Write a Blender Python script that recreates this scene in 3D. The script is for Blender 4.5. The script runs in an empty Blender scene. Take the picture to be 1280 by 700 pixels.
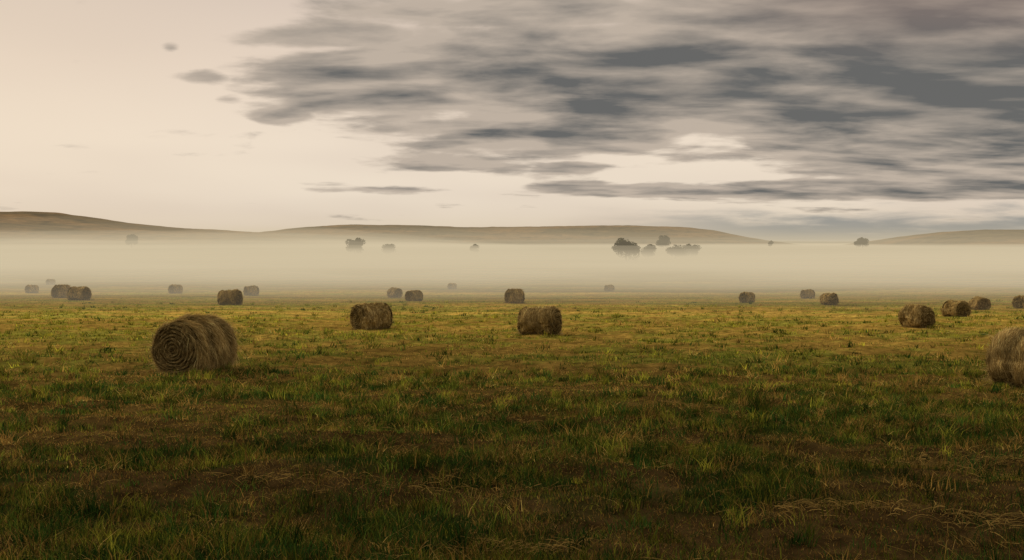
import bpy, math, random
import numpy as np
random.seed(4); rng=np.random.default_rng(11)
F=1244.0; HY=303.0; CAMZ=2.7
scene=bpy.context.scene
scene.view_settings.view_transform='Standard'; scene.view_settings.look='None'; scene.view_settings.exposure=0

# ---------------------------------------------------------------- noise
def vn(x,y,s=0):
    xi=np.floor(x).astype(np.int64); yi=np.floor(y).astype(np.int64)
    fx=x-xi; fy=y-yi; fx=fx*fx*(3-2*fx); fy=fy*fy*(3-2*fy)
    def h(a,b):
        n=(a*374761393+b*668265263+s*974634777)&0xffffffff
        n=((n^(n>>13))*1274126177)&0xffffffff
        return ((n^(n>>16))&0xffff)/65535.0
    return (h(xi,yi)*(1-fx)+h(xi+1,yi)*fx)*(1-fy)+(h(xi,yi+1)*(1-fx)+h(xi+1,yi+1)*fx)*fy
def fbm(x,y,o=4,s=0):
    t=0;a=.5;n=0
    for i in range(o):
        t=t+a*vn(x*2**i+17.3*i,y*2**i+9.1*i,s+i); n+=a; a*=.5
    return t/n
def ss(a,b,x):
    t=np.clip((x-a)/(b-a),0,1); return t*t*(3-2*t)

# ---------------------------------------------------------------- terrain
_ty=np.arange(-400,9000,5.0)
_tz=np.interp(_ty,[-400,-50,0,150,260,400,600,900,1200,9000],[3,1.7,0,-5.1,-7,-7.6,-7.2,-3.6,-2.7,-2.7])
_k=np.hanning(15);_k/=_k.sum()
_tz=np.convolve(np.pad(_tz,7,mode='edge'),_k,mode='valid')
def terr(x,y):
    x=np.asarray(x,float);y=np.asarray(y,float)
    z=np.interp(y,_ty,_tz)
    d=np.sqrt(x*x+y*y)
    z=z+(fbm(x/40,y/40,2,5)-.5)*.5*ss(10,60,d)*(1-.3*ss(300,600,d))
    z=z+(fbm(x/1.1,y/.8,3,9)-.5)*.22*(1-ss(40,90,d))
    z=z+(fbm(x/5,y/2.2,2,19)-.5)*.22*(1-ss(80,160,d))
    return z
CZ=CAMZ
def hit(px,py):
    u=(px-640)/F; s=(HY-py)/F
    ys=np.linspace(5,700,14000)
    g=np.interp(ys,_ty,_tz)
    i=np.argmax(CZ+s*ys<=g)
    return u*ys[i],ys[i]

# ---------------------------------------------------------------- helpers
def mesh_np(name,v,loops,sizes,mat,col=None,smooth=False,link=True):
    me=bpy.data.meshes.new(name)
    v=np.asarray(v,np.float32); loops=np.asarray(loops,np.int32); sizes=np.asarray(sizes,np.int32)
    me.vertices.add(len(v)); me.vertices.foreach_set('co',v.ravel())
    me.loops.add(len(loops)); me.loops.foreach_set('vertex_index',loops)
    me.polygons.add(len(sizes)); st=np.concatenate([[0],np.cumsum(sizes)[:-1]]).astype(np.int32)
    me.polygons.foreach_set('loop_start',st); me.polygons.foreach_set('loop_total',sizes)
    me.polygons.foreach_set('use_smooth',np.full(len(sizes),smooth))
    me.update(calc_edges=True)
    if col is not None:
        a=me.attributes.new('Col','FLOAT_COLOR','POINT')
        c=np.ones((len(v),4),np.float32); c[:,:3]=np.minimum(col,.85); a.data.foreach_set('color',c.ravel())
    me.materials.append(mat)
    if not link: return me
    o=bpy.data.objects.new(name,me); scene.collection.objects.link(o); return o
def grid_quads(n,m):
    i=np.arange(n-1)[:,None]*m+np.arange(m-1)[None,:]
    q=np.stack([i,i+1,i+m+1,i+m],-1).reshape(-1,4); return q
def ribbons(P,W,width,col,taper=None):
    N,K,_=P.shape
    if taper is None: taper=np.ones(K)
    off=W[:,None,:]*width[:,None,None]*.5*np.asarray(taper)[None,:,None]
    v=np.stack([P-off,P+off],2).reshape(N,K*2,3)
    q=[]
    for k in range(K-1): q.append([2*k,2*k+1,2*k+3,2*k+2])
    q=np.array(q)[None]+ (np.arange(N)*K*2)[:,None,None]
    c=np.repeat(col[:,None,:],K*2,1)
    return v.reshape(-1,3),q.reshape(-1,4),c.reshape(-1,3)
def joinparts(parts):
    V=[];Q=[];C=[];n=0
    for v,q,c in parts:
        V.append(v);Q.append(q+n);C.append(c);n+=len(v)
    return np.concatenate(V),np.concatenate(Q),np.concatenate(C)

class NT:
    def __init__(s,nt): s.nt=nt
    def n(s,t,**k):
        nd=s.nt.nodes.new(t)
        for a,b in k.items(): setattr(nd,a,b)
        return nd
    def l(s,a,b): s.nt.links.new(a,b)
    def m(s,op,a,b=None,c=None,clamp=False):
        nd=s.nt.nodes.new('ShaderNodeMath'); nd.operation=op; nd.use_clamp=clamp
        for i,x in enumerate([a,b,c]):
            if x is None: continue
            if isinstance(x,(int,float)): nd.inputs[i].default_value=x
            else: s.l(x,nd.inputs[i])
        return nd.outputs[0]
    def mix(s,f,a,b,bt='MIX'):
        nd=s.nt.nodes.new('ShaderNodeMix'); nd.data_type='RGBA'; nd.blend_type=bt
        for sock,x in ((nd.inputs[0],f),(nd.inputs[6],a),(nd.inputs[7],b)):
            if isinstance(x,(int,float)): sock.default_value=x
            elif isinstance(x,(tuple,list)): sock.default_value=(*x,1) if len(x)==3 else x
            else: s.l(x,sock)
        return nd.outputs[2]
    def noise(s,vec,scale,detail=4,rough=.55,dist=0):
        nd=s.nt.nodes.new('ShaderNodeTexNoise'); nd.inputs['Scale'].default_value=scale
        nd.inputs['Detail'].default_value=detail; nd.inputs['Roughness'].default_value=rough; nd.inputs['Distortion'].default_value=dist
        s.l(vec,nd.inputs['Vector']); return nd.outputs[0]
    def mr(s,x,a,b,c=0,d=1,sm=True):
        nd=s.nt.nodes.new('ShaderNodeMapRange'); nd.interpolation_type='SMOOTHSTEP' if sm else 'LINEAR'
        s.l(x,nd.inputs[0])
        for i,k in enumerate((a,b,c,d)): nd.inputs[i+1].default_value=k
        return nd.outputs[0]
    def vmul(s,v,t):
        nd=s.nt.nodes.new('ShaderNodeVectorMath'); nd.operation='MULTIPLY'; s.l(v,nd.inputs[0]); nd.inputs[1].default_value=t; return nd.outputs[0]
def newmat(name):
    m=bpy.data.materials.new(name); m.use_nodes=True; m.node_tree.nodes.clear()
    t=NT(m.node_tree); out=t.n('ShaderNodeOutputMaterial'); return m,t,out
def lin(r,g,b):
    f=lambda c:(c/255/12.92) if c/255<=.04045 else ((c/255+.055)/1.055)**2.4
    return (f(r),f(g),f(b))

def colmat(name,trans=.3):
    m,t,out=newmat(name)
    a=t.n('ShaderNodeAttribute'); a.attribute_name='Col'
    p=t.n('ShaderNodeBsdfDiffuse'); t.l(a.outputs['Color'],p.inputs[0])
    if trans>0:
        tr=t.n('ShaderNodeBsdfTranslucent'); t.l(a.outputs['Color'],tr.inputs[0])
        mx=t.n('ShaderNodeMixShader'); mx.inputs[0].default_value=trans
        t.l(p.outputs[0],mx.inputs[1]); t.l(tr.outputs[0],mx.inputs[2]); t.l(mx.outputs[0],out.inputs[0])
    else: t.l(p.outputs[0],out.inputs[0])
    return m
M_grass=colmat('grass_blades_mat',.45)
M_hay=colmat('hay_mat',.3)
M_leaf=colmat('leaf_mat',.25)
M_bark=colmat('bark_mat',0)

# ---------------------------------------------------------------- field colouring shared by ground & grass
G0,G1=.44,.60
def green_idx(x,y):
    a=fbm(x/1.5,y/1.1,4,31); b=fbm(x/8,y/3.2,3,41); c=fbm(x/.5,y/.45,2,51)
    return a*.50+b*.34+c*.16
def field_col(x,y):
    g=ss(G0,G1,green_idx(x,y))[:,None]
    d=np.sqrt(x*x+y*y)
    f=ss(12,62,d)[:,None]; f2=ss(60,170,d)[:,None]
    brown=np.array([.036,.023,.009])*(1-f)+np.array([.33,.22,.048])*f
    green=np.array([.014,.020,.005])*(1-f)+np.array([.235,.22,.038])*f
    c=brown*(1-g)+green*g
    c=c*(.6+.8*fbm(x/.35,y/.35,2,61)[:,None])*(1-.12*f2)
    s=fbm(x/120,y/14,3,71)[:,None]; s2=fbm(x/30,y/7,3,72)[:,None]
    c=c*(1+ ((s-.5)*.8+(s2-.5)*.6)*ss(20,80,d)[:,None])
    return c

# ---------------------------------------------------------------- ground
ys=[-60.,-30,-15,-5,0,3]
y=5.
while y<8500:
    ys.append(y); y+=max(.13,.0125*y)
ys=np.array(ys)
uu=np.linspace(-1,1,500); uu=np.sign(uu)*(.55*np.abs(uu)+.45*np.abs(uu)**3)
Yg=np.repeat(ys[:,None],len(uu),1); Xg=uu[None,:]*(14+1.15*np.maximum(Yg,0))
xs,yy=Xg.ravel(),Yg.ravel()
V=np.stack([xs,yy,terr(xs,yy)],1)
q=grid_quads(len(ys),len(uu))
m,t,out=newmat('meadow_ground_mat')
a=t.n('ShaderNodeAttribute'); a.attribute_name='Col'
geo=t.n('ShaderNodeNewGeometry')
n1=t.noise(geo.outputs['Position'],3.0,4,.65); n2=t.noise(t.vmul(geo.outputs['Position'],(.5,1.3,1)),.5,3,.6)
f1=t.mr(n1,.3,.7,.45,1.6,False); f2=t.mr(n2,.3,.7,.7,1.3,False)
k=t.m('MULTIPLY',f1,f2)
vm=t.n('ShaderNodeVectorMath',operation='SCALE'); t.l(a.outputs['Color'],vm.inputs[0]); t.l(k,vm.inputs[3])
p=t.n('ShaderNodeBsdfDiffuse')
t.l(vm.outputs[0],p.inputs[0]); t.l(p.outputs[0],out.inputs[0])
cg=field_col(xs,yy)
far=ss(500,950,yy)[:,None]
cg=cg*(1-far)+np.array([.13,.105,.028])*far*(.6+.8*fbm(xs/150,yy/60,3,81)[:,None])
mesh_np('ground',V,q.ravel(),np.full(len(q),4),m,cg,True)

# ---------------------------------------------------------------- grass
def samp(n,y0,y1,p):
    r=rng.random(n)
    y=(y0**p+(y1**p-y0**p)*r)**(1/p); x=(rng.random(n)*2-1)*(2.5+.6*y); return x,y
GR=np.array([.030,.070,.013]); YG=np.array([.32,.30,.034]); ST=np.array([.66,.46,.14]); BR=np.array([.25,.15,.038])
def blades(x,y,hs,gs,K,wscale,dryp,br=1.0):
    n=len(x); d=np.sqrt(x*x+y*y); f=ss(12,62,d)
    h=hs*(.55+.6*rng.random(n))
    strw=rng.random(n)<dryp*.45
    a=rng.random(n)*2*np.pi; lean=(.2+.75*rng.random(n))*h; lean=np.where(strw,h*1.6,lean); h=np.where(strw,h*.6,h)
    dx,dy=np.cos(a)*lean,np.sin(a)*lean
    tt=np.linspace(0,1,K)
    P=np.stack([x[:,None]+dx[:,None]*tt**2,y[:,None]+dy[:,None]*tt**2,(terr(x,y)-.01)[:,None]+h[:,None]*(tt*(1.15-.15*tt))],-1)
    b=rng.random(n)*np.pi; W=np.stack([np.cos(b),np.sin(b)*.5,np.zeros(n)],1)
    width=(.007+.007*rng.random(n))*wscale*np.maximum(1,d/13)
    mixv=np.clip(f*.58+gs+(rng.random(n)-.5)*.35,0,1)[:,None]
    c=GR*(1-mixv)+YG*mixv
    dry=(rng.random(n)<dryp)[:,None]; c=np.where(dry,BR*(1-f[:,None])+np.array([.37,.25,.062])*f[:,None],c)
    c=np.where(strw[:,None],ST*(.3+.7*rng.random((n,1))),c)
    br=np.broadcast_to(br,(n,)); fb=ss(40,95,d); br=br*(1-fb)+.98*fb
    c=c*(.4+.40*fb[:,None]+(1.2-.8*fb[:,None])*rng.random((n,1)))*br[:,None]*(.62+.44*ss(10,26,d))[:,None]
    return ribbons(P,W,width,c,np.linspace(1,.12,K))
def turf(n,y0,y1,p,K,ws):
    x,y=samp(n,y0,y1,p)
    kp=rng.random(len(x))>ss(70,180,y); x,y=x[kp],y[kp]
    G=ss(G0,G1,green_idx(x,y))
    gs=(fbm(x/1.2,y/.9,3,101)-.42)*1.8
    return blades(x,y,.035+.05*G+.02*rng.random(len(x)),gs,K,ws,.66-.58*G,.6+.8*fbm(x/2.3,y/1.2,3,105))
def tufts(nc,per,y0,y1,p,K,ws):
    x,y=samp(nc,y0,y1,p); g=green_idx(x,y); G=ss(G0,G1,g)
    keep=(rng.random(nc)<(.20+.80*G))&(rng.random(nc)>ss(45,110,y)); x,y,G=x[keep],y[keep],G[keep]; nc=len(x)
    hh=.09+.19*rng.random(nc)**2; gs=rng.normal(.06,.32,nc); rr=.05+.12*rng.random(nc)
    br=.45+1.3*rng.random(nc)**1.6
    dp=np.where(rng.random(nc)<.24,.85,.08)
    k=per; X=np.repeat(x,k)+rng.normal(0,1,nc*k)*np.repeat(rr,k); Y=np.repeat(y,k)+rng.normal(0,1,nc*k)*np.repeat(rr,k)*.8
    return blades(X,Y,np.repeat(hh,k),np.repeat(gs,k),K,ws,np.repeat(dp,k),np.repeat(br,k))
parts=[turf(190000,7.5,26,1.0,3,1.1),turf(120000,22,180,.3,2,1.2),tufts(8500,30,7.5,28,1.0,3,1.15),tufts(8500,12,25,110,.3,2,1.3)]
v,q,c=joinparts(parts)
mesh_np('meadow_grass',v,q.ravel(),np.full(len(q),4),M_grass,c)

def straw(n,cx,cy,rx,ry):
    x=cx+rng.normal(0,1,n)*rx; y=cy+rng.normal(0,1,n)*ry
    a=rng.normal(0,1.0,n); L=.08+.18*rng.random(n)
    tt=np.linspace(-.5,.5,4)
    X=x[:,None]+np.cos(a)[:,None]*L[:,None]*tt; Y=y[:,None]+np.sin(a)[:,None]*L[:,None]*tt
    bow=.03*rng.random(n)
    Z=(terr(x,y)+.01+.06*rng.random(n))[:,None]+bow[:,None]*(1-4*tt**2)+(rng.normal(0,.05,n))[:,None]*tt
    P=np.stack([X,Y,Z],-1)
    b=rng.random(n)*np.pi; W=np.stack([-np.sin(a)*.7,np.cos(a)*.7,np.sin(b)],1)
    c=np.array([.34,.23,.07])*(.2+.9*rng.random((n,1)))
    return ribbons(P,W,.004+.003*rng.random(n),c)
parts=[]
for (px,py,n,rx,ry) in [(1190,578,400,.7,.2),(1040,640,180,.5,.15),(1195,483,260,.9,.12),(340,600,80,.5,.15),(560,615,80,.8,.15),(650,690,160,.4,.12),(1250,655,180,.4,.2),(190,468,350,.5,.2),(280,467,300,.5,.2),(1185,527,200,.2,.12),(860,512,120,.3,.15)]:
    hx,hy=hit(px,py); parts.append(straw(n,hx,hy,rx,ry))
x,y=samp(2500,8,45,1.0)
for i in range(300):
    parts.append(straw(12,x[i],y[i],.35,.2))
v,q,c=joinparts(parts); mesh_np('loose_straw',v,q.ravel(),np.full(len(q),4),M_hay,c)

# ---------------------------------------------------------------- hay bales
def bale_mesh(name,seed,ns,wmul,R=.72,L=1.7,lobe=.05,rough=.10):
    r=np.random.default_rng(seed)
    A,B=120,60
    def ph(x): return (x/L+.5)*np.pi*3+.5*np.sin(x*4+seed)
    def rad(a,x):
        lob=lobe*np.abs(np.sin(ph(x)))**.7
        return R*(1.0+lob-.17*np.abs(2*x/L)**9)+(fbm(a*2.2+seed*7,x*2.4,3,seed)-.5)*rough*1.5+(fbm(a*.9+seed*3,x*1.1,2,seed+1)-.5)*rough*1.3
    SP=.095
    def sph(a,rr):
        return rr/SP*2*np.pi+a+5.0*(fbm(rr*np.cos(a)*2.6+5,rr*np.sin(a)*2.6+seed,3,seed+8)-.5)
    def endx(a,rr):
        rr=np.asarray(rr)
        return .034*np.sin(sph(a,rr))*ss(0,.1,rr)+(fbm(rr*np.cos(a)*4+9,rr*np.sin(a)*4+seed,3,seed+5)-.5)*.15+.09*(1-(rr/R)**2)-.05*ss(.72,1.0,rr/R)
    parts=[]
    aa=np.linspace(0,2*np.pi,A); xx=np.linspace(-L/2,L/2,B)
    Ag,Xg=np.meshgrid(aa,xx,indexing='ij'); Rg=rad(np.where(Ag>6.28,0,Ag),Xg)
    v=np.stack([Xg,Rg*np.cos(Ag),Rg*np.sin(Ag)],-1).reshape(-1,3)
    base=np.array([.30,.20,.065])
    c=base*(.5+1.0*fbm(Ag.ravel()*2,Xg.ravel()*14,3,seed+2)[:,None])
    parts.append((v,grid_quads(A,B),c))
    for sgn in (-1,1):
        rr=np.linspace(0.001,1,48); Ag,Tg=np.meshgrid(aa,rr,indexing='ij')
        Ae=np.where(Ag>6.28,0,Ag)
        Re=rad(Ae,sgn*L/2)*Tg
        ex=sgn*(L/2+endx(Ae,Re)*ss(1.0,.9,Tg))
        v=np.stack([ex,Re*np.cos(Ag),Re*np.sin(Ag)],-1).reshape(-1,3)
        c=base*.8*(.3+.8*(.5+.5*np.sin(sph(Ae,Re))).ravel()[:,None])
        parts.append((v,grid_quads(A,48),c))
    def col(n):
        s=r.random((n,1))**1.1; return (np.array([.34,.22,.07])*(1-s)+np.array([.85,.66,.29])*s)*(.42+.68*r.random((n,1)))
    n=ns; a=r.random(n)*2*np.pi; x0=(r.random(n)-.5)*L; da=.12+.5*r.random(n); t5=np.linspace(0,1,5)
    Aa=a[:,None]+da[:,None]*t5; Xa=x0[:,None]+(r.normal(0,.08,n))[:,None]*t5
    lift=.004+.03*r.random(n)**2
    Rr=rad(Aa%(2*np.pi),np.clip(Xa,-L/2,L/2))+lift[:,None]+ (r.random(n)**4*.12)[:,None]*t5**2
    P=np.stack([Xa,Rr*np.cos(Aa),Rr*np.sin(Aa)],-1)
    W=np.zeros((n,3));W[:,0]=1;W[:,1:]+=r.normal(0,.3,(n,2))
    gk=min(1,lobe/.05)
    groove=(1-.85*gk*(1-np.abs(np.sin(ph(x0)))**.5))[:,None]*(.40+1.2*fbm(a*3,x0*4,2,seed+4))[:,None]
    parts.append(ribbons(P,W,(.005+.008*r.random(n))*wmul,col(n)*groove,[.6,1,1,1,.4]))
    n=int(ns*.8); a=r.random(n)*2*np.pi; rr=R*np.sqrt(r.random(n))*.98; sg=np.where(r.random(n)<.5,-1,1)
    da=(.06+.2*r.random(n))/np.maximum(rr,.12)
    Aa=a[:,None]+da[:,None]*t5; Rr=np.clip(rr[:,None]-SP/(2*np.pi)*da[:,None]*t5+(r.normal(0,.03,n))[:,None]*t5,.01,R)
    ex=(L/2+endx(Aa%(2*np.pi),Rr)+(.003+.012*r.random(n))[:,None]+(r.random(n)**3*.09)[:,None]*t5)*sg[:,None]
    P=np.stack([ex,Rr*np.cos(Aa),Rr*np.sin(Aa)],-1)
    W=np.stack([r.normal(0,.3,n),np.cos(a),np.sin(a)],1)
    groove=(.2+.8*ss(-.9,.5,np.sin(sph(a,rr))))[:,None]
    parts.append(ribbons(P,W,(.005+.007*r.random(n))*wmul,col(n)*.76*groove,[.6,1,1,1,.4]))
    t4=np.linspace(0,1,4)
    n=int(ns*.36); a=r.random(n)*2*np.pi; x0=(r.random(n)-.5)*L*1.02; rim=r.random(n)<.3; x0=np.where(rim,np.sign(x0)*L*(.46+.05*r.random(n)),x0)
    R0=rad(a,np.clip(x0,-L/2,L/2)); s=np.stack([x0,R0*np.cos(a),R0*np.sin(a)],1)
    dr=np.stack([r.normal(0,.5,n)+.4*np.sign(x0)*rim,np.cos(a)*.5-np.sin(a),np.sin(a)*.5+np.cos(a)],1)+r.normal(0,.35,(n,3))
    Lh=.05+.26*r.random(n)**2
    P=s[:,None,:]+dr[:,None,:]*Lh[:,None,None]*t4[None,:,None]; P[...,2]-=(t4**2)[None,:]*Lh[:,None]*.6
    W=r.normal(0,1,(n,3)); W/=np.linalg.norm(W,axis=1)[:,None]
    parts.append(ribbons(P,W,(.004+.004*r.random(n))*wmul,col(n)*1.1,[1,.9,.7,.3]))
    n=int(ns*.16); a=r.random(n)*2*np.pi; e=1+.25*r.random(n)**2
    bx=np.cos(a)*L*.5*e; by=np.sin(a)*R*.62*e; hz=-R*.93+r.random(n)*.10
    dr=r.normal(0,1,(n,3));dr[:,2]*=.25; Lh=.1+.2*r.random(n)
    P=np.stack([bx,by,hz],1)[:,None,:]+dr[:,None,:]*Lh[:,None,None]*(t4-.5)[None,:,None]
    W=r.normal(0,1,(n,3)); W/=np.linalg.norm(W,axis=1)[:,None]
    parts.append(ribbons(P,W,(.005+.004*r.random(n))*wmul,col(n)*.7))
    v,q,c=joinparts(parts)
    z=v[:,2]; v[:,2]=np.where(z<-.62*R,-.62*R+(z+.62*R)*.78,z); v[:,1]*=1+.05*ss(.3,-.7,z/R)
    v[:,2]+= .62*R+.38*R*.78-.03
    return mesh_np(name,v,q.ravel(),np.full(len(q),4),M_hay,c,False,link=False)
near=[bale_mesh('hay_bale_near',3,28000,1.0,lobe=.075,rough=.11),bale_mesh('hay_bale_near_b',8,20000,1.0,lobe=.03)]
mid=[bale_mesh('hay_bale_mid_%d'%i,20+i,7000,2.0,lobe=.012,rough=.24) for i in range(3)]
farm=[bale_mesh('hay_bale_far_%d'%i,30+i,2500,3.5,lobe=.01,rough=.20) for i in range(2)]
bales=[(239,467,65,36,near[0]),(1306,487,70,-62,near[1]),
 (463,410,33,62,mid[0]),(675,417,35,-66,mid[1]),(1150,410,26,-50,mid[2]),(286,383,19,-60,mid[1]),
 (97,377,17,-55,mid[0]),(75,374,15,60,mid[2]),(643,381,16,70,mid[2]),(517,378,14,55,mid[0]),(1199,399,18,-40,mid[0]),
 (1228,388,14,-30,farm[0]),(1038,382,12,-40,farm[1]),(1011,374,9,60,farm[0]),(935,379,10,40,farm[1]),(313,370,12,70,farm[0]),
 (218,367,11,50,farm[1]),(493,372,12,-40,farm[0]),(38,366,10,60,farm[1]),(762,364,7,60,farm[0]),(565,362,7,50,farm[1]),(62,356,7,60,farm[1]),(1282,386,11,40,farm[1])]
for px,py,hp,rel,me in bales:
    hx,hy=hit(px,py)
    o=bpy.data.objects.new('hay_bale',me); scene.collection.objects.link(o)
    sc=hp*hy/F/1.38
    sc=min(max(sc,.75),1.2)
    o.scale=(sc,)*3
    head=math.degrees(math.atan2(hx,hy))+rel
    o.location=(hx,hy+.3,float(terr(hx,hy)))
    o.rotation_euler=(0,0,math.radians(90-head))

# ---------------------------------------------------------------- hills
m,t,out=newmat('hill_grass_mat'); M_hill=m
a=t.n('ShaderNodeAttribute'); a.attribute_name='Col'; geo=t.n('ShaderNodeNewGeometry')
n1=t.noise(geo.outputs['Position'],.06,5,.65); f1=t.mr(n1,.3,.7,.55,1.45,False)
vm=t.n('ShaderNodeVectorMath',operation='SCALE'); t.l(a.outputs['Color'],vm.inputs[0]); t.l(f1,vm.inputs[3])
p=t.n('ShaderNodeBsdfDiffuse')
t.l(vm.outputs[0],p.inputs[0]); t.l(p.outputs[0],out.inputs[0])
def hill(name,D,prof,depth,base,c0,c1,seed):
    prof=np.array(prof,float); n=420; mrow=90
    px=np.linspace(prof[0,0],prof[-1,0],n); py=np.interp(px,prof[:,0],prof[:,1])
    kk=np.hanning(17);kk/=kk.sum(); py=np.convolve(np.pad(py,8,mode='edge'),kk,mode='valid')
    h=CZ+(HY-py)/F*D
    tt=np.linspace(-1,1,mrow)
    X=(((px-640)/F*D)[:,None])*np.ones(mrow); Y=D+tt[None,:]*depth*np.ones((n,1))
    c=np.cos(tt*np.pi/2)**1.3
    g=fbm(X/170+seed,Y/260,4,seed)
    Z=base+(h-base)[:,None]*c[None,:]*(1-(1-c[None,:])*.9*(g-.35))
    Z+= (fbm(X/35,Y/35,3,seed+3)-.5)*2.8*c[None,:]
    v=np.stack([X,Y,Z],-1).reshape(-1,3); q=grid_quads(n,mrow)
    g2=ss(.35,.65,fbm(X/110,Y/60,4,seed+7)).ravel()[:,None]
    sp_=(fbm(X/14,Y/20,2,seed+17).ravel()>.70)[:,None]
    col=np.array(c0)*(1-g2)+np.array(c1)*g2
    col=np.where(sp_,col*.55,col)
    return mesh_np(name,v,q.ravel(),np.full(len(q),4),M_hill,col,True)
hill('hill',2100,[(150,300),(260,296),(335,291),(390,284),(440,281),(520,282),(580,284),(640,284),(700,283),(760,282),(810,283),(850,284),(880,288),(915,297),(955,304),(1000,310)],620,-9,(.20,.12,.048),(.10,.072,.030),3)
hill('hill',1650,[(-700,275),(-300,262),(-60,266),(0,265),(60,265),(100,270),(150,278),(200,283),(300,289),(345,292),(400,299),(470,307),(560,311)],560,-9,(.20,.12,.048),(.11,.076,.031),9)
hill('hill',1500,[(1040,312),(1090,306),(1120,301),(1150,295),(1185,290),(1225,287),(1290,287),(1500,283),(1900,290),(2300,300)],420,-9,(.20,.12,.048),(.10,.072,.031),14)
hill('distant_hills',6200,[(-900,296),(300,299),(850,300),(950,301.5),(1060,302.2),(1120,301),(1300,299),(2200,297)],900,-9,(.07,.085,.095),(.05,.065,.075),21)  # grey-blue albedo paints in the aerial haze over this distance

# lake
m,t,out=newmat('lake_water_mat'); p=t.n('ShaderNodeBsdfPrincipled'); p.inputs['Base Color'].default_value=(.03,.04,.045,1); p.inputs['Roughness'].default_value=.12
geo=t.n('ShaderNodeNewGeometry'); n1=t.noise(geo.outputs['Position'],.4,3); bp=t.n('ShaderNodeBump'); bp.inputs['Strength'].default_value=.1; t.l(n1,bp.inputs['Height']); t.l(bp.outputs[0],p.inputs['Normal']); t.l(p.outputs[0],out.inputs[0])
N=90; th=np.linspace(0,2*np.pi,N,endpoint=False); rr=1+.18*np.sin(3*th+1)+.1*np.sin(7*th)
D=1550; cx=(1022-640)/F*D
v=np.stack([cx+62*rr*np.cos(th),D+260*rr*np.sin(th),np.full(N,-2.15)],1)
mesh_np('lake',v,np.arange(N),[N],m)

# ---------------------------------------------------------------- trees
def tree(px,toppy,wpx,D,seed,name='tree',dark=1.0):
    r=np.random.default_rng(seed)
    x0=(px-640)/F*D; zb=float(terr(x0,D))
    H=CZ+(HY-toppy)/F*D-zb; Wd=wpx/F*D/2
    parts=[]
    def limb(p0,p1,r0,r1,k=7):
        p0=np.array(p0);p1=np.array(p1); d=p1-p0; d=d/np.linalg.norm(d); a=np.cross(d,[.3,.9,.1]); a/=np.linalg.norm(a); b=np.cross(d,a)
        ang=np.linspace(0,2*np.pi,k)
        ts=np.linspace(0,1,4); vv=[]
        for tq in ts:
            cc=p0+(p1-p0)*tq+ (a*.06+b*.04)*math.sin(tq*3)*np.linalg.norm(p1-p0); rad_=r0+(r1-r0)*tq
            vv.append(cc+rad_*(np.cos(ang)[:,None]*a+np.sin(ang)[:,None]*b))
        parts.append((np.concatenate(vv),grid_quads(4,k),np.tile([.05,.04,.03],(4*k,1))))
    limb((0,0,-.3),(0.03*H,0,H*.55),.035*H,.018*H)
    cl=[]
    for i in range(11):
        a=i*2.4+r.random(); el=.25+.7*r.random(); zz=H*(.15+.35*r.random())
        e=np.array([math.cos(a)*Wd*.7*el**.3,math.sin(a)*Wd*.7*el**.3,H*(.26+.50*r.random())])
        limb((0,0,zz),e,.012*H,.004*H,5); cl.append((e,(.30+.16*r.random())*Wd+.05*H))
    for i in range(9):
        a=r.random()*6.28; q_=r.random()**.5*.5
        cl.append((np.array([math.cos(a)*Wd*q_,math.sin(a)*Wd*q_,H*(.5+.36*r.random())]),(.26+.12*r.random())*Wd+.04*H))
    tv,tq,tc=joinparts(parts)
    e=bpy.data.objects.new(name,None); scene.collection.objects.link(e); e.location=(x0,D,zb)
    o=mesh_np('trunk_and_limbs',tv,tq.ravel(),np.full(len(tq),4),M_bark,tc,True); o.parent=e
    P=[];C=[]
    for c,s in cl:
        n=200; d=r.normal(0,1,(n,3)); d/=np.linalg.norm(d,axis=1)[:,None]; rad_=s*(.35+.7*r.random(n)**.7)
        P.append(c+d*rad_[:,None]*[1,1,.8]); C.append(np.array([.050,.055,.020])*dark*(.45+.9*r.random((n,1)))*(.75+.5*r.random()))
    P=np.concatenate(P);C=np.concatenate(C); P[:,2]=np.clip(P[:,2],.06*H,H); n=len(P)
    W=r.normal(0,1,(n,3));W/=np.linalg.norm(W,axis=1)[:,None]; U=r.normal(0,1,(n,3)); U=np.cross(W,U);U/=np.linalg.norm(U,axis=1)[:,None]
    ls=(.035*H*(.6+.8*r.random(n)))
    Q=np.stack([P-U*ls[:,None],P,P+U*ls[:,None]],1)
    v,q,c=ribbons(Q,W,ls*1.3,C,[.3,1,.2])
    o=mesh_np('foliage',v,q.ravel(),np.full(len(q),4),M_leaf,c); o.parent=e
for i,(px,top,w,D) in enumerate([(783,298,36,520),(444,297,22,700),(486,305,17,700),(593,305,13,740),(811,305,18,600),(845,306,26,600),(864,305,22,630),(829,294,18,1000),(1078,296,14,1000),(1071,300,7,1010),(963,300,6,1100),(165,291,14,1050)]):
    tree(px,top,w,D,100+i)

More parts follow.
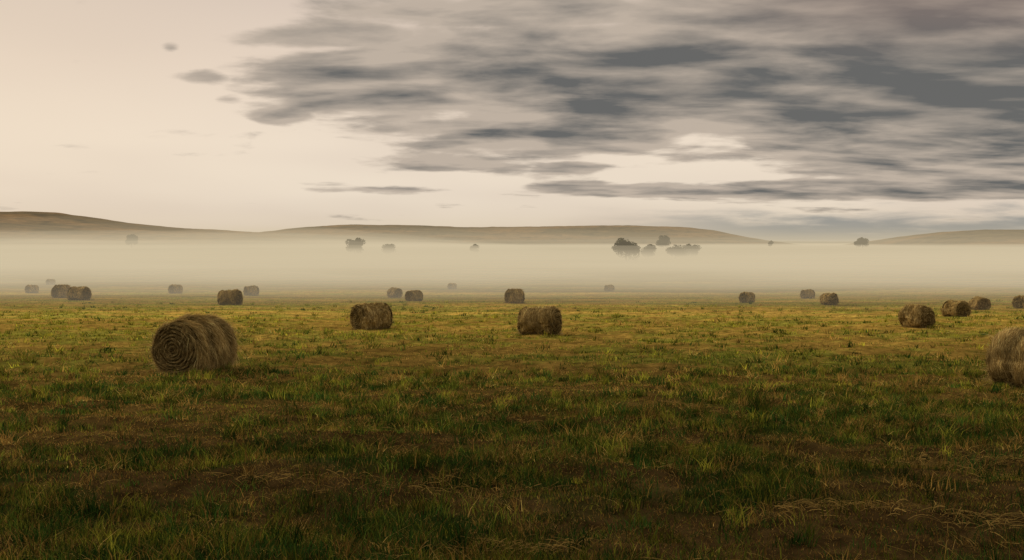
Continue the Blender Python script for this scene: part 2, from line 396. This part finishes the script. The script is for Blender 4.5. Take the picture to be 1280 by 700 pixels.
# ---------------------------------------------------------------- ground fog: nested self-glowing volumes lying in the low ground
FOG_GLOW=np.array(lin(211,195,163))
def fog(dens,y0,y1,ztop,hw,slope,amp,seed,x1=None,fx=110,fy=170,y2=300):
    m,t,out=newmat('ground_fog_glow_mat')
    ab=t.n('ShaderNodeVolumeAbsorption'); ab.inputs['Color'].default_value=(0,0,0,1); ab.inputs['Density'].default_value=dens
    emn=t.n('ShaderNodeEmission'); emn.inputs[0].default_value=(*FOG_GLOW,1); emn.inputs[1].default_value=dens  # even glow stands in for the sky light that fog would scatter
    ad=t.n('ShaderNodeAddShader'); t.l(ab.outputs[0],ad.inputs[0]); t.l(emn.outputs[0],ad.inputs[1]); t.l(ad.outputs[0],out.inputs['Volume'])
    n,mm=60,70
    s=np.linspace(0,1,mm); Y=y0+(y1-y0)*s**2.0; X0=np.linspace(-1,1,n)
    Yg,Xg=np.meshgrid(Y,X0,indexing='ij')
    hwl=hw; XX=Xg*(120+(hwl-120)*((Yg-y0)/(y1-y0))**.8)
    if x1 is not None: XX=(Xg-1)*hwl*.5*(.1+.9*(Yg-y0)/(y1-y0))+x1*Yg
    top=ztop+(fbm(XX/fx+seed,Yg/fy,3,seed)-.5)*amp
    zb=-16-.3*seed
    edge=ss(0,1,(Yg-y0)/slope)*ss(0,1,(y1-Yg)/y2+0*Yg)
    side=ss(1,.75,np.abs(Xg)) if x1 is None else ss(1,.2,Xg)
    top=(-9)+(top+9)*edge*side
    top[0,:]=zb+.5
    vt=np.stack([XX,Yg,top],-1).reshape(-1,3); vb=vt.copy(); vb[:,2]=zb
    N=len(vt); q=grid_quads(mm,n); qb=q[:,::-1]+N
    per=[j for j in range(n)]+[i*n+n-1 for i in range(1,mm)]+[(mm-1)*n+j for j in range(n-2,-1,-1)]+[i*n for i in range(mm-2,0,-1)]
    per=np.array(per); nx=np.roll(per,-1); qs=np.stack([per+N,nx+N,nx,per],-1)
    V=np.concatenate([vt,vb]); Q=np.concatenate([q[:,::-1],qb[:,::-1],qs[:,::-1]])[:, ::-1]
    o=mesh_np('ground_fog',V,Q.ravel(),np.full(len(Q),4),m); return o
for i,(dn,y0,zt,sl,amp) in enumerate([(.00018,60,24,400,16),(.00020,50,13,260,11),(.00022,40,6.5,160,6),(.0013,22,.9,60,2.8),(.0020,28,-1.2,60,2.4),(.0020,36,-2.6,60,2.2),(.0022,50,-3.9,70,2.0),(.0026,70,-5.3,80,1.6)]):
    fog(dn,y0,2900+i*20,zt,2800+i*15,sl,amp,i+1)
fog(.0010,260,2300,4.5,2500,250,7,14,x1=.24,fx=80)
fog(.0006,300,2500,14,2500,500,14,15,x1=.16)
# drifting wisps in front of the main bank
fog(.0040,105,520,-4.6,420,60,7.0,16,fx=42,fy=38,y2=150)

# ---------------------------------------------------------------- sky
w=bpy.data.worlds.new('World'); scene.world=w; w.use_nodes=True; w.node_tree.nodes.clear(); t=NT(w.node_tree)
out=t.n('ShaderNodeOutputWorld'); bg=t.n('ShaderNodeBackground'); bg2=t.n('ShaderNodeBackground')
SUN_AZ=-48; SUN_EL=24
tc=t.n('ShaderNodeTexCoord'); sp=t.n('ShaderNodeSeparateXYZ'); t.l(tc.outputs['Generated'],sp.inputs[0])
X,Y,Z=sp.outputs
ay=t.m('MAXIMUM',t.m('ABSOLUTE',Y),.15)
U=t.m('DIVIDE',X,ay); Vv=t.m('DIVIDE',Z,ay)
zz=t.m('ADD',t.m('MAXIMUM',Z,0),.12)
cv=t.n('ShaderNodeCombineXYZ'); t.l(t.m('DIVIDE',X,zz),cv.inputs[0]); t.l(t.m('DIVIDE',Y,zz),cv.inputs[1])
cvec=cv.outputs[0]
nz=t.noise(cvec,1.45,8,.56,.2)
nzb=t.noise(t.vmul(cvec,(.6,1.05,1)),3.4,6,.52,.2)
nzc=t.noise(t.vmul(cvec,(.55,.5,1)),.8,2,.5)
blobs=[(820,100,430,76,1.7),(1200,110,400,105,2.0),(530,85,250,46,1.15),(1130,25,350,64,1.7),(420,50,160,24,.95),(720,160,230,36,1.2),(680,20,240,26,1.1),
 (1150,237,310,15,1.4),(860,238,230,10,1.1),(560,205,150,14,.75),(250,98,50,14,.8),(285,125,28,9,.75),(355,146,50,13,.9),(217,60,18,9,.66),(1270,195,170,34,1.3),(720,210,60,9,.95),(500,238,90,6,.7)]
S=None
for (cx,cy,rx,ry,wt) in blobs:
    cu=(cx-640)/F; cvv=(HY-cy)/F
    a=t.m('MULTIPLY_ADD',U,F/rx,-cu*F/rx); b=t.m('MULTIPLY_ADD',Vv,F/ry,-cvv*F/ry)
    e2=t.m('MULTIPLY_ADD',a,a,t.m('MULTIPLY',b,b))
    g=t.m('MULTIPLY',t.m('POWER',.3679,e2),wt)
    S=g if S is None else t.m('MAXIMUM',S,g)
dens=t.m('ADD',t.m('ADD',S,t.m('MULTIPLY',t.m('SUBTRACT',nz,.5),2.1)),t.m('MULTIPLY',t.m('SUBTRACT',nzb,.5),.8))
cov=t.mr(dens,.28,.62); thick=t.mr(dens,.35,1.8)
rp=t.n('ShaderNodeValToRGB'); t.l(t.m('MULTIPLY',Vv,3.0,clamp=True),rp.inputs[0])
el=rp.color_ramp.elements; el[0].position=0; el[0].color=(*lin(222,206,184),1); el[1].position=1; el[1].color=(*lin(190,180,174),1)
for pos,cc in ((.12,lin(234,219,199)),(.3,lin(239,223,203)),(.55,lin(231,213,195)),(.75,lin(214,197,183))):
    e=el.new(pos); e.color=(*cc,1)
veil=t.mix(t.mr(nzc,.35,.7,0,.4),rp.outputs[0],lin(202,184,171))
veil=t.mix(t.mr(U,-.1,-.55,0,.35),veil,lin(242,221,193))
cl_light=lin(188,174,159); cl_dark=lin(90,93,94)
shade=t.m('ADD',t.m('MULTIPLY',thick,.84),t.m('MULTIPLY',t.m('SUBTRACT',nzb,.49),2.5),clamp=True)
ccol=t.mix(shade,cl_light,cl_dark)
pink=t.m('MULTIPLY',t.mr(Vv,.17,.25,0,1),t.mr(U,.1,.4,0,.45))
ccol=t.mix(pink,ccol,lin(144,122,113))
sky=t.mix(t.m('MULTIPLY',cov,.95),veil,ccol)
hb=t.m('MULTIPLY',t.mr(t.m('ADD',Vv,t.m('MULTIPLY',t.m('SUBTRACT',nz,.5),.06)),.036,.012,0,1),t.mr(U,.02,.30,0,.9))
sky=t.mix(hb,sky,lin(126,132,135))
t.l(sky,bg.inputs[0]); bg.inputs[1].default_value=1.0
nis=t.n('ShaderNodeTexSky'); nis.sky_type='NISHITA'; nis.sun_disc=False; nis.sun_elevation=math.radians(SUN_EL); nis.sun_rotation=math.radians(SUN_AZ)
nv=t.n('ShaderNodeVectorMath',operation='SCALE'); t.l(nis.outputs[0],nv.inputs[0]); nv.inputs[3].default_value=.10
hs=t.mix(.2,lin(226,208,184),nv.outputs[0]); t.l(hs,bg2.inputs[0]); bg2.inputs[1].default_value=.95
msk=t.m('MULTIPLY',t.m('LESS_THAN',Z,.36),t.m('GREATER_THAN',Y,.05))
mx=t.n('ShaderNodeMixShader'); t.l(msk,mx.inputs[0]); t.l(bg2.outputs[0],mx.inputs[1]); t.l(bg.outputs[0],mx.inputs[2]); t.l(mx.outputs[0],out.inputs[0])
w.cycles.sampling_method='MANUAL'; w.cycles.sample_map_resolution=256

sd=bpy.data.lights.new('sun','SUN'); sd.energy=2.2; sd.angle=math.radians(8); sd.color=(1,.84,.58)
so=bpy.data.objects.new('sun',sd); scene.collection.objects.link(so)
so.rotation_euler=(math.radians(90-SUN_EL),0,math.radians(180-SUN_AZ))

cam=bpy.data.cameras.new('camera'); co=bpy.data.objects.new('camera',cam); scene.collection.objects.link(co); scene.camera=co
cam.sensor_width=36; cam.lens=36*F/1280; cam.clip_start=.1; cam.clip_end=20000
co.location=(0,0,CZ); co.rotation_euler=(math.radians(90)-math.atan((350-HY)/F),0,0)
